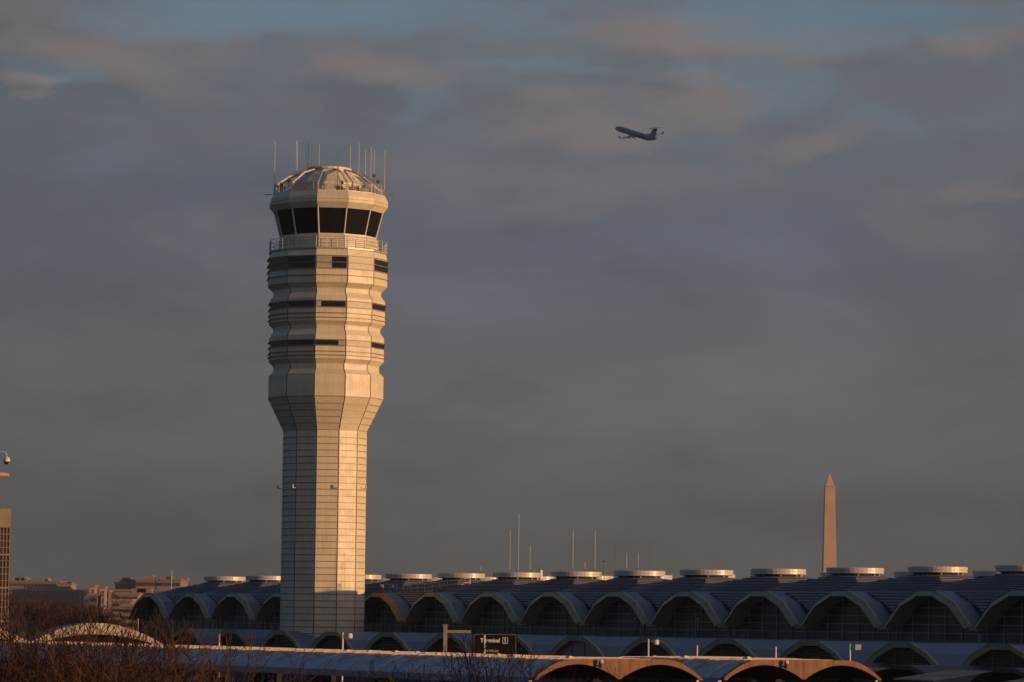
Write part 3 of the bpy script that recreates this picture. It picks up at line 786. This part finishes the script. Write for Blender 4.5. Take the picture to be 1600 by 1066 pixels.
# pale arched shell on the left, behind bare trees
def shell(label, rfoot_px, Zr, span, rise):
    foot = unp(*rfoot_px, Zr)
    e = empty('arched_canopy', label, 'canopy', (foot.x, foot.y, 0), -TH, 'pale arched shell canopies')
    o = MB(); n = 20
    zf = foot.z
    for k in range(n):
        t0, t1 = k / n, (k + 1) / n
        def zo(t): return zf + .12 + rise * math.sin(math.pi * t) ** .9
        def zi(t): return zf - .12 + (rise - .72) * math.sin(math.pi * t) ** .9
        a, c = -span * (1 - t0), -span * (1 - t1)
        o.face([(0, a, zi(t0)), (0, c, zi(t1)), (0, c, zo(t1)), (0, a, zo(t0))], 0)
        o.face([(-2.4, a, zi(t0)), (-2.4, c, zi(t1)), (-2.4, c, zo(t1)), (-2.4, a, zo(t0))], 0)
        o.face([(0, a, zo(t0)), (0, c, zo(t1)), (-2.4, c, zo(t1)), (-2.4, a, zo(t0))], 0)
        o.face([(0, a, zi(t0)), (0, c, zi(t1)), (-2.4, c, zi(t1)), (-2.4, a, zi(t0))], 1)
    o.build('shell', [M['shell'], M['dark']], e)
    for w in (-.3, -span + .3):
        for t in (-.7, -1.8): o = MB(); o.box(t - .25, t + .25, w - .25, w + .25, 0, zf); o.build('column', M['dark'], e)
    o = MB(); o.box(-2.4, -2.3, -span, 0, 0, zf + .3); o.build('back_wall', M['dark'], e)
shell('wide pale arched canopy seen through bare branches at lower left', (255, 1009), 290, 12.2, 1.75)
shell('pale arched canopy cut by the stair tower at the left edge', (50, 1008), 283.5, 11.5, 1.6)

# ================================================================ SIGN, GANTRY, LAMPS
def text_mesh(txt, size, name, parent, loc, m, ext=0.02):
    cu = bpy.data.curves.new(name, 'FONT'); cu.body = txt; cu.size = size; cu.extrude = ext; cu.offset = 0.012
    to = bpy.data.objects.new('tmp', cu); COL.objects.link(to)
    dg = bpy.context.evaluated_depsgraph_get()
    me = bpy.data.meshes.new_from_object(to.evaluated_get(dg)); bpy.data.objects.remove(to)
    me.materials.clear(); me.materials.append(m)
    o = bpy.data.objects.new(name, me); COL.objects.link(o); o.parent = parent
    o.location = loc; o.rotation_euler = (math.pi / 2, 0, 0)
    return o
SZ = 262.0
p0 = unp(738, 989, SZ); p1 = unp(808.5, 1021, SZ); sw = p1.x - p0.x
sg = empty('terminal_sign', 'black overhead sign reading Terminal 2 and American in white letters', 'sign', (p0.x, SZ, 0))
b = MB(); b.box(0, sw, 0, .22, p0.z - 2.2, p0.z); b.build('panel', M['black'], sg)
b = MB(); zz0, zz1 = p0.z - 2.1, p0.z - .12
for q in ((.12, .15, zz0, zz1), (sw - .15, sw - .12, zz0, zz1)): b.box(q[0], q[1], -.02, 0, q[2], q[3])
b.box(.12, sw - .12, -.02, 0, zz1, zz1 + .03); b.build('border', M['fmull'], sg)
text_mesh('Terminal', .42, 'lettering', sg, (.62, -.03, p0.z - .70), M['letter'])
text_mesh('2', .40, 'numeral', sg, (2.42, -.03, p0.z - .70), M['letter'])
b = MB(); bx, bz = 2.33, p0.z - .80
for q in ((bx, bx + .42, bz, bz + .035), (bx, bx + .42, bz + .445, bz + .48), (bx, bx + .035, bz, bz + .48), (bx + .385, bx + .42, bz, bz + .48)): b.box(q[0], q[1], -.05, 0, q[2], q[3])
b.build('numeral_box', M['letter'], sg)
text_mesh('American', .32, 'lettering', sg, (.78, -.03, p0.z - 1.45), M['letterd'])
b = MB()
for x in (.6, sw - .6): b.box(x - .12, x + .12, .23, .5, 0, p0.z - .3)
b.build('post', M['fmull'], sg)
q0 = unp(693, 977, SZ); q1 = unp(699, 977, SZ); q2 = unp(736, 985, SZ)
gt = empty('sign_gantry', 'beige square steel gantry post with arm reaching to the black sign', 'gantry', ((q0.x + q1.x) / 2, SZ, 0))
hw = (q1.x - q0.x) / 2
b = MB(); b.box(-hw, hw, -hw, hw, 0, q0.z); b.box(-hw - .06, hw + .06, -hw - .06, hw + .06, q0.z, q0.z + .06); b.build('post', M['tan'], gt)
b = MB(); b.box(hw, q2.x - (q0.x + q1.x) / 2, -.12, .12, q2.z - .22, q2.z); b.build('arm', M['tan'], gt)
def lamp(px, yt, Zd, head, label):
    p = unp(px, yt, Zd); e = empty('lamp_post', label, 'lamp post', (p.x, Zd, 0), 0, 'lamp posts behind the station canopies')
    b = MB(); b.bar((0, 0, 0), (0, 0, p.z), .085, 10, 0, .075); b.sphere((0, 0, p.z), .085, 8, 6); b.build('pole', M['white'], e)
    if head:
        b = MB(); b.bar((0, 0, p.z - .12), (head, 0, p.z - .10), .03, 5)
        if head > .6: b.box(head - .22, head + .22, -.22, .22, p.z - .36, p.z + .05)
        else: b.lathe([(.20, p.z - .36), (.24, p.z - .3), (.24, p.z - .08), (.18, p.z + .02)], 14, 0, (head, 0))
        b.build('lamp_head', M['white'], e)
lamp(342.5, 992, 262, 0, 'slim white post leftmost, left of the control tower')
lamp(535.5, 990, 255, .5, 'white lamp post with drum head below the tower, nearest its base')
lamp(757, 994, 255, 0, 'white post standing in front of the black sign')
lamp(1013, 1000, 262, .59, 'white lamp post with drum head above the nearer orange canopy')
lamp(1089, 1010, 262, 0, 'short white post above the gap between the two orange canopies')
lamp(1212, 1012, 262, 0, 'short white post above the left half of the farther orange canopy')
lamp(1328, 1008, 262, .62, 'white lamp post with square head above the farther orange canopy')

# ================================================================ LEFT EDGE: stair tower, mast with camera
ZL = 300.0
a = unp(17.2, 795, ZL); c = unp(14.5, 900, ZL)
st = empty('stair_tower', 'tan stair tower with gridded glass wall cut by the left photo edge', 'stair tower', (c.x, ZL, 0), R(9))
b = MB(); top = a.z; b.box(-5, a.x - c.x, -.15, 5, top - 1.65, top - .08); b.box(-5, a.x - c.x - .06, -.1, 5, top - .08, top); b.build('parapet', M['tan'], st)
b = MB(); b.box(-5, -.06, .12, 4.9, 0, top - 1.65); b.build('glass_wall', M['tanglass'], st)
b = MB(); z = top - 1.65; k = 0
while z > 0:
    h = .14 if k % 5 == 4 else .05
    b.box(-5, 0, 0, .115, z - h, z); z -= .585; k += 1
x = 0
while x > -3:
    b.box(x - .05, x, -.01, .117, 0, top - 1.66); x -= .29
b.build('grid_frame', M['tan'], st)
a = unp(-6, 706, 292)
ms = empty('camera_mast', 'mast at the left photo edge carrying a dome security camera and flared lamp', 'mast', (a.x - .8, 292, 0))
b = MB(); b.bar((0, 0, 0), (0, 0, a.z + .5), .12, 10, 0, .08); b.build('pole', M['white'], ms)
b = MB(); hx = unp(10.5, 708, 292).x - (a.x - .8)
pts = [(0, 0, a.z)] + [(hx - .28 + .28 * math.sin(t * math.pi / 10), 0, a.z - .28 * (1 - math.cos(t * math.pi / 10))) for t in range(6)] + [(hx, 0, a.z - .45)]
b.path(pts, .045, 6); b.build('arm', M['white'], ms)
b = MB(); zc = a.z - .68; b.lathe([(.08, zc + .28), (.2, zc + .2), (.28, zc + .05), (.30, zc - .08), (.30, zc - .16)], 14); cm = b.build('camera_housing', M['white'], ms); cm.location = (hx, 0, 0)
b = MB(); b.sphere((0, 0, zc - .2), .22, 12, 8); l = b.build('camera_dome', M['dark'], cm)
b = MB(); zf = unp(0, 740, 292).z; fx = unp(15.5, 740, 292).x - (a.x - .8)
b.lathe([(.25, zf - 1.25), (fx * .97, zf - .25), (fx, zf - .22), (fx, zf + .02), (fx * .9, zf + .06)], 8, a0=R(22.5)); b.build('flared_lamp', M['tan'], ms)

# ================================================================ OBELISK
MZ = 3655.0
mp_ = unp(1296.3, 738, MZ)
ob = empty('obelisk', 'tall pale marble obelisk with pyramid tip standing behind the terminal roofs', 'obelisk', (mp_.x, MZ, 0), R(1.6))
zt_ = mp_.z; z1_ = zt_ - 16.8; zb_ = z1_ - 152
b = MB()
def sq(h, z): return [(-h, -h, z), (h, -h, z), (h, h, z), (-h, h, z)]
lo, hi = sq(8.4, zb_), sq(5.25, z1_)
for i in range(4): j = (i + 1) % 4; b.face([lo[i], lo[j], hi[j], hi[i]])
b.build('shaft', M['marble'], ob)
b = MB(); lo = sq(5.25, z1_)
for i in range(4): j = (i + 1) % 4; b.face([lo[i], lo[j], (0, 0, zt_)])
py = b.build('pyramid_tip', M['marble'], ob)
b = MB()
for x in (-2.6, 2.2):
    b.box(x - .7, x + .7, -5.3, -4.9, z1_ + .6, z1_ + 1.7)
b.build('window', M['cwin'], py)

# ================================================================ AIRLINER
al, pi_, bank = R(58), R(16.3), R(10.0)
hd = Vector((-math.cos(al) * math.cos(pi_), math.sin(al) * math.cos(pi_), math.sin(pi_)))
lf = Vector((-math.sin(al), -math.cos(al), 0)); upv = hd.cross(lf)
lf2 = lf * math.cos(bank) - upv * math.sin(bank); up2 = hd.cross(lf2)
pc_ = unp(993.5, 209.5, 1550)
air = empty('airliner', 'twin-engine regional jet climbing away with striped tail against the clouds', 'airplane', pc_)
air.matrix_world = Matrix(((hd.x, lf2.x, up2.x, pc_.x), (hd.y, lf2.y, up2.y, pc_.y), (hd.z, lf2.z, up2.z, pc_.z), (0, 0, 0, 1)))
secs = [(17.6, .05, -.35), (17.3, .42, -.28), (16.6, .78, -.18), (15.6, 1.08, -.06), (14.2, 1.30, 0), (12.5, 1.35, 0), (-8, 1.35, 0), (-11, 1.28, .06), (-14, .95, .32), (-16.5, .52, .62), (-18, .18, .82)]
b = MB(); n = 20; i0 = 0
for x, r, z in secs:
    for k in range(n):
        t = 2 * math.pi * k / n; b.v.append((x, r * math.cos(t), z + r * math.sin(t)))
for j in range(len(secs) - 1):
    for k in range(n):
        b.f.append((j * n + k, j * n + (k + 1) % n, (j + 1) * n + (k + 1) % n, (j + 1) * n + k)); b.m.append(0)
b.build('fuselage', M['plane'], air, smooth=True)
b = MB()
for sgn in (-1, 1):
    b.face([(16.9, sgn * .3, .30), (16.2, sgn * .86, .22), (15.6, sgn * .98, .48), (16.1, sgn * .35, .72)])
b.build('cockpit_window', M['planed'], air, fix=False)
for s_ in (1, -1):
    o = MB()
    for k in range(26): x = 12.5 - k * .85; o.box(x - .14, x + .14, min(s_ * 1.30, s_ * 1.37), max(s_ * 1.30, s_ * 1.37), .28, .60)
    o.build('cabin_windows', M['planed'], air)
def foil(mb, root, tip, mi=0):
    """root/tip = (xLE, chord, y, z, thickness); lens section"""
    rings = []
    for (x, c, y, z, t), ax in ((root, 0), (tip, 0)):
        rings.append([(x, y, z), (x - .3 * c, y, z + t), (x - .7 * c, y, z + t * .6), (x - c, y, z), (x - .7 * c, y, z - t * .5), (x - .3 * c, y, z - t * .7)])
    i = len(mb.v); mb.v += rings[0] + rings[1]
    for k in range(6): mb.f.append((i + k, i + (k + 1) % 6, i + 6 + (k + 1) % 6, i + 6 + k)); mb.m.append(mi)
    mb.f.append(tuple(i + k for k in range(6))); mb.m.append(mi); mb.f.append(tuple(i + 6 + k for k in range(6))); mb.m.append(mi)
for s_ in (1, -1):
    b = MB()
    foil(b, (3.6, 6.2, s_ * .9, -.95, .38), (0.2, 3.3, s_ * 4.6, -.75, .22)); foil(b, (0.2, 3.3, s_ * 4.6, -.75, .22), (-3.6, 1.5, s_ * 11.6, -.25, .09))
    w = b.build('wing', M['plane'], air)
    b = MB(); foil(b, (-3.7, 1.4, s_ * 11.6, -.25, .06), (-4.7, .7, s_ * 12.1, 1.05, .04)); b.build('winglet', M['planed'], w)
    b = MB()
    for yy in (3.2, 6.2, 9.0): b.bar((-1.4 - yy * .22, s_ * yy, -1.0), (-4.0 - yy * .15, s_ * yy, -.95), .16, 6)
    b.build('flap_fairing', M['plane'], w)
    b = MB()
    pr = [(.62, -6.2), (.72, -6.6), (.76, -7.8), (.70, -9.4), (.50, -10.3)]
    m_ = 16; i = 0
    for r, x in pr:
        for k in range(m_): t = 2 * math.pi * k / m_; b.v.append((x, s_ * 2.35 + r * math.cos(t), .45 + r * math.sin(t)))
    for j in range(len(pr) - 1):
        for k in range(m_): b.f.append((j * m_ + k, j * m_ + (k + 1) % m_, (j + 1) * m_ + (k + 1) % m_, (j + 1) * m_ + k)); b.m.append(0)
    b.f.append(tuple(range(m_))); b.m.append(1); b.f.append(tuple(range((len(pr) - 1) * m_, len(pr) * m_))); b.m.append(1)
    b.box(-9.4, -7.2, min(s_ * 1.0, s_ * 2.0), max(s_ * 1.0, s_ * 2.0), .38, .52, 0)
    b.build('engine', [M['planed'], M['dark']], air)
# fin with the livery's horizontal flag stripes, built as slices
b = MB()
def finx(t): return (-10.8 - 4.4 * t, -16.6 - 1.5 * t)
nsl = 9
for k in range(nsl):
    t0, t1 = k / nsl, (k + 1) / nsl
    l0, r0 = finx(t0); l1, r1 = finx(t1); z0 = 1.0 + 4.6 * t0; z1 = 1.0 + 4.6 * t1
    mi = (3 if k >= 7 else (0 if k % 2 else (1 if k < 4 else 2)))
    for s_ in (-.14, .14): b.face([(l0, 0, z0), ((l0 + r0) / 2, s_, z0), ((l1 + r1) / 2, s_, z1), (l1, 0, z1)], mi); b.face([((l0 + r0) / 2, s_, z0), (r0, 0, z0), (r1, 0, z1), ((l1 + r1) / 2, s_, z1)], mi)
b.build('tail_fin', [M['white'], M['navy'], M['red'], M['planed']], air, fix=False)
b = MB()
for s_ in (1, -1): foil(b, (-14.8, 2.9, 0, 5.6, .13), (-16.8, 1.4, s_ * 3.9, 5.5, .06))
b.build('tailplane', M['plane'], air)

# ================================================================ CITY FAR LEFT
def block(name, label, pxa, pya, pxb, Yd, depth, floors, bays, m, extra=None, base=None, group=None):
    A = unp(pxa, pya, Yd); B = unp(pxb, pya, Yd); Wd = B.x - A.x; H = A.z
    e = empty(name, label, 'building', (A.x, Yd, 0), 0, group)
    b = MB(); b.box(0, Wd, 0, depth, 0, H); b.build('wall', m, e)
    hb = base if base is not None else H * .35
    fh = (H - hb) / floors; first = None; w = Wd / bays * .30
    for f in range(floors):
        for k in range(bays):
            if first is None: b = MB(); b.box(-w, w, -.3, 0, fh * .25, fh * .72); first = b.build('window', M['cwin'], e); q = first
            else: q = cp(first, e)
            q.location = (Wd * (k + .5) / bays, 0, hb + fh * f)
    b = MB(); b.box(-.8, Wd + .8, -.8, depth + .8, H, H + 1.2); b.build('cornice', M['stone'], e)
    if extra: extra(e, Wd, H, depth)
    return e
def roofstuff(seed, n, hh):
    def f(e, Wd, H, d):
        r = random.Random(seed)
        for k in range(n):
            x = r.uniform(.05, .9) * Wd; w = r.uniform(2, 8); b = MB(); b.box(x, x + w, d * .3, d * .6, H + 1.25, H + 1.25 + r.uniform(1, hh)); b.build('roof_plant', M['stone'], e)
    return f
block('office_building', 'long low rose-stone office block far left on the skyline', 4, 909.5, 92, 2600, 60, 3, 16, M['stone'], roofstuff(1, 5, 4), base=26)
block('office_building', 'small sunlit block at the right end of the long office block', 89, 914, 111, 2590, 30, 2, 5, M['tan'], roofstuff(8, 2, 2), base=28)
block('office_building', 'dark low wing in front of the long office block', 14, 922.5, 124, 2540, 30, 2, 26, M['brick'], None, base=16)
block('office_building', 'long brick office block with raised centre left of the terminal roof', 212, 906.5, 282, 2500, 60, 3, 17, M['stone'], roofstuff(2, 4, 3), base=22)
block('office_building', 'lower brick wing left of the raised office block', 180, 912, 216, 2520, 60, 3, 9, M['brick'], roofstuff(3, 6, 4), base=22)
block('office_building', 'long dark roofed wing below the raised office block', 168, 923.5, 262, 2450, 40, 2, 22, M['brick'], None, base=14)
block('apartment_block', 'pale stepped apartment block with dark windows beside the first terminal arch', 176, 940.5, 204, 1300, 22, 4, 5, M['stone'], None, base=9)
block('apartment_block', 'pink lower apartment block left of the first terminal arch', 184, 930, 216, 1500, 22, 5, 6, M['tan'], roofstuff(5, 2, 2), base=10)
block('apartment_block', 'low pink block nearest the first terminal arch', 190, 949, 216, 1150, 18, 3, 5, M['stone'], None, base=8)
block('brick_house', 'small red-roofed brick building between the two far office groups', 139, 931, 152, 1500, 14, 2, 3, M['brick'], None, base=14)
rr = random.Random(11)
for i, (x, y) in enumerate(((132, 921), (140, 917), (148, 923), (156, 919), (163, 925))):
    block('apartment_block', ['low pale block in the far city gap, leftmost', 'low pale block in the far city gap, second from left', 'low pale block in the far city gap, middle', 'low pale block in the far city gap, second from right', 'low pale block in the far city gap, rightmost'][i], x, y, x + 7, 2200 + i * 40, 16, 3, 3, M['stone'] if i % 2 else M['brick'], None, base=14, group='small blocks in the far city gap')
p = unp(269.5, 893, 2500); q = unp(269.5, 906, 2500)
fp = empty('flagpole', 'thin white flagpole above the raised far office block', 'flagpole', (p.x, 2495, 0)); b = MB(); b.bar((0, 0, 0), (0, 0, p.z), .22, 5); b.sphere((0, 0, p.z), .4, 6, 4); b.build('pole', M['white'], fp)
# low wooded ridge far off
rw = random.Random(5)
hl = MB(); prev = None
N_ = 160
for k in range(N_ + 1):
    x = -2600 + 5200 * k / N_; h = 21 + 5 * math.sin(k * .31) + 3 * math.sin(k * .83 + 1) + rw.uniform(-1.5, 1.5)
    cur = ((x, 3300, 0), (x, 3360, h * .7), (x, 3420, h), (x, 3600, 0))
    if prev:
        for i in range(3): hl.face([prev[i], cur[i], cur[i + 1], prev[i + 1]])
    prev = cur
ho = hl.build('hills', mat('wooded_hill', (0.07, 0.045, 0.038), 0.95, 0, 0.1, 0.35, 0.05)); ho['kind'] = 'structure'

hz_ = MB(); hz_.box(-3500, 3500, -250, 4300, -1, 300)
hm = bpy.data.materials.new('haze_air'); hm.use_nodes = True; hn = hm.node_tree; hn.nodes.clear()
pv = hn.nodes.new('ShaderNodeVolumePrincipled'); pv.inputs['Color'].default_value = (0.70, 0.80, 0.95, 1); pv.inputs['Density'].default_value = 0.00004; pv.inputs['Anisotropy'].default_value = 0.2
oo = hn.nodes.new('ShaderNodeOutputMaterial'); hn.links.new(pv.outputs[0], oo.inputs['Volume'])
hb = hz_.build('haze', hm); hb['kind'] = 'stuff'; hb['label'] = 'thin grey evening haze'
# ================================================================ BARE TREES
def tree_mesh(seed, height, spread, levels=6, twigr=.011, dens=.62):
    r = random.Random(seed); T = MB(); Wg = MB()
    def grow(p, d, L, rad, lev):
        seg = 3 if lev < 3 else 2
        for s in range(seg):
            nd = (d + Vector((r.gauss(0, .13), r.gauss(0, .13), r.gauss(.03, .08)))).normalized()
            q = p + nd * (L / seg); r2 = max(twigr, rad * .86)
            (T if lev < 3 else Wg).bar(p, q, rad, 6 if lev < 3 else 3, 0, r2, False)
            if lev >= 1 and lev < levels and s < seg - 1 and r.random() < dens:
                ax = nd.orthogonal().normalized(); ax.rotate(Matrix.Rotation(r.uniform(0, 6.283), 3, nd))
                sd = (nd * math.cos(.75) + ax * math.sin(.75)).normalized()
                grow(q, sd, L * r.uniform(.5, .7), r2 * .55, lev + 1)
            p, d, rad = q, nd, r2
        if lev < levels:
            nb = 3 if lev < 3 else 2
            a0 = r.uniform(0, 6.283)
            for k in range(nb):
                ax = d.orthogonal().normalized(); ax.rotate(Matrix.Rotation(a0 + 6.283 * k / nb + r.gauss(0, .3), 3, d))
                ang = r.uniform(.28, .62) * spread
                nd = (d * math.cos(ang) + ax * math.sin(ang) + Vector((0, 0, .08))).normalized()
                grow(p, nd, L * r.uniform(.62, .82), max(twigr, rad * .62), lev + 1)
    grow(Vector((0, 0, 0)), Vector((0, 0, 1)), height * .27, height * .016, 0)
    return T, Wg
def tree_proto(seed, h, spread, levels=6, twigr=.011, dens=.62):
    T, G = tree_mesh(seed, h, spread, levels, twigr, dens)
    mt = T.build('trunk', M['bark'], fix=False).data; mg = G.build('crown', M['twig'], fix=False).data
    for o in [q for q in COL.objects if q.name.startswith(('trunk', 'crown')) and q.parent is None]: bpy.data.objects.remove(o)
    zmax = max(v.co.z for v in mg.vertices)
    return mt, mg, zmax
PT = [tree_proto(s, 11, sp) for s, sp in ((21, 1.0), (34, 1.15), (47, .9))]
PF = [tree_proto(s, 14, 1.35, 6, .035, .95) for s in (61, 72)]
def plant(px, ytop, Yd, proto, label, group, rz):
    mt, mg, zm = proto
    p = unp(px, ytop, Yd); s = p.z / zm
    e = empty('bare_tree', label, 'tree', (p.x, Yd, 0), rz, group)
    for nm, me in (('trunk', mt), ('crown', mg)):
        o = bpy.data.objects.new(nm, me); COL.objects.link(o); o.parent = e
    e.scale = (s * 1.0, s * 1.0, s)
    return e
ords = ['leftmost', 'second from left', 'third from left', 'fourth from left', 'fifth from left', 'sixth from left', 'seventh from left', 'eighth from left', 'ninth from left', 'tenth from left']
gn = 'bare trees in front of the station canopy'
for i, (x, yt, Yd) in enumerate(((28, 932, 150), (78, 916, 160), (128, 924, 148), (182, 948, 155), (222, 962, 140), (268, 990, 146))):
    plant(x, yt, Yd, PT[i % 3], 'reddish bare tree before the pale arched canopies, ' + (ords[i] if i < 5 else 'rightmost'), gn, i * 1.3)
for i, (x, yt, Yd, lb) in enumerate(((500, 1040, 150, 'low bare treetop below the control tower, left one'), (560, 1034, 140, 'low bare treetop below the control tower, right one'),
                                     (706, 986, 160, 'reddish bare tree in front of the beige gantry post'), (748, 1021, 150, 'low bare treetop just below the black sign'), (806, 1024, 155, 'bare treetop right of the black sign, below the roof edge'), (880, 1042, 150, 'low bare treetop inside the first orange arch'), (640, 1044, 150, 'low bare treetop left of the gantry post'))):
    plant(x, yt, Yd, PT[(i + 1) % 3], lb, gn, i * 2.1 + .4)
for i, (x, yt, Yd, lb) in enumerate(((52, 962, 112, 'nearest tall bare tree beside the stair tower'), (104, 950, 118, 'tall near bare tree before the left half of the wide pale canopy'), (152, 972, 110, 'near bare tree before the peak of the wide pale canopy'), (238, 968, 114, 'near bare tree before the right foot of the wide pale canopy'), (196, 985, 108, 'low near bare tree before the right half of the wide pale canopy'))):
    plant(x, yt, Yd, PT[i % 3], lb, gn, i * 1.7 + .9)
gf = 'far bare trees left of the terminal'
for i, (x, yt, Yd) in enumerate(((20, 926, 900), (48, 929, 850), (74, 934, 700), (96, 931, 780), (118, 938, 620), (142, 944, 560), (160, 950, 500), (176, 962, 470))):
    plant(x, yt, Yd, PF[i % 2], 'far brown bare tree behind the pale canopies, ' + (ords[i] if i < 7 else 'rightmost'), gf, i * .9)
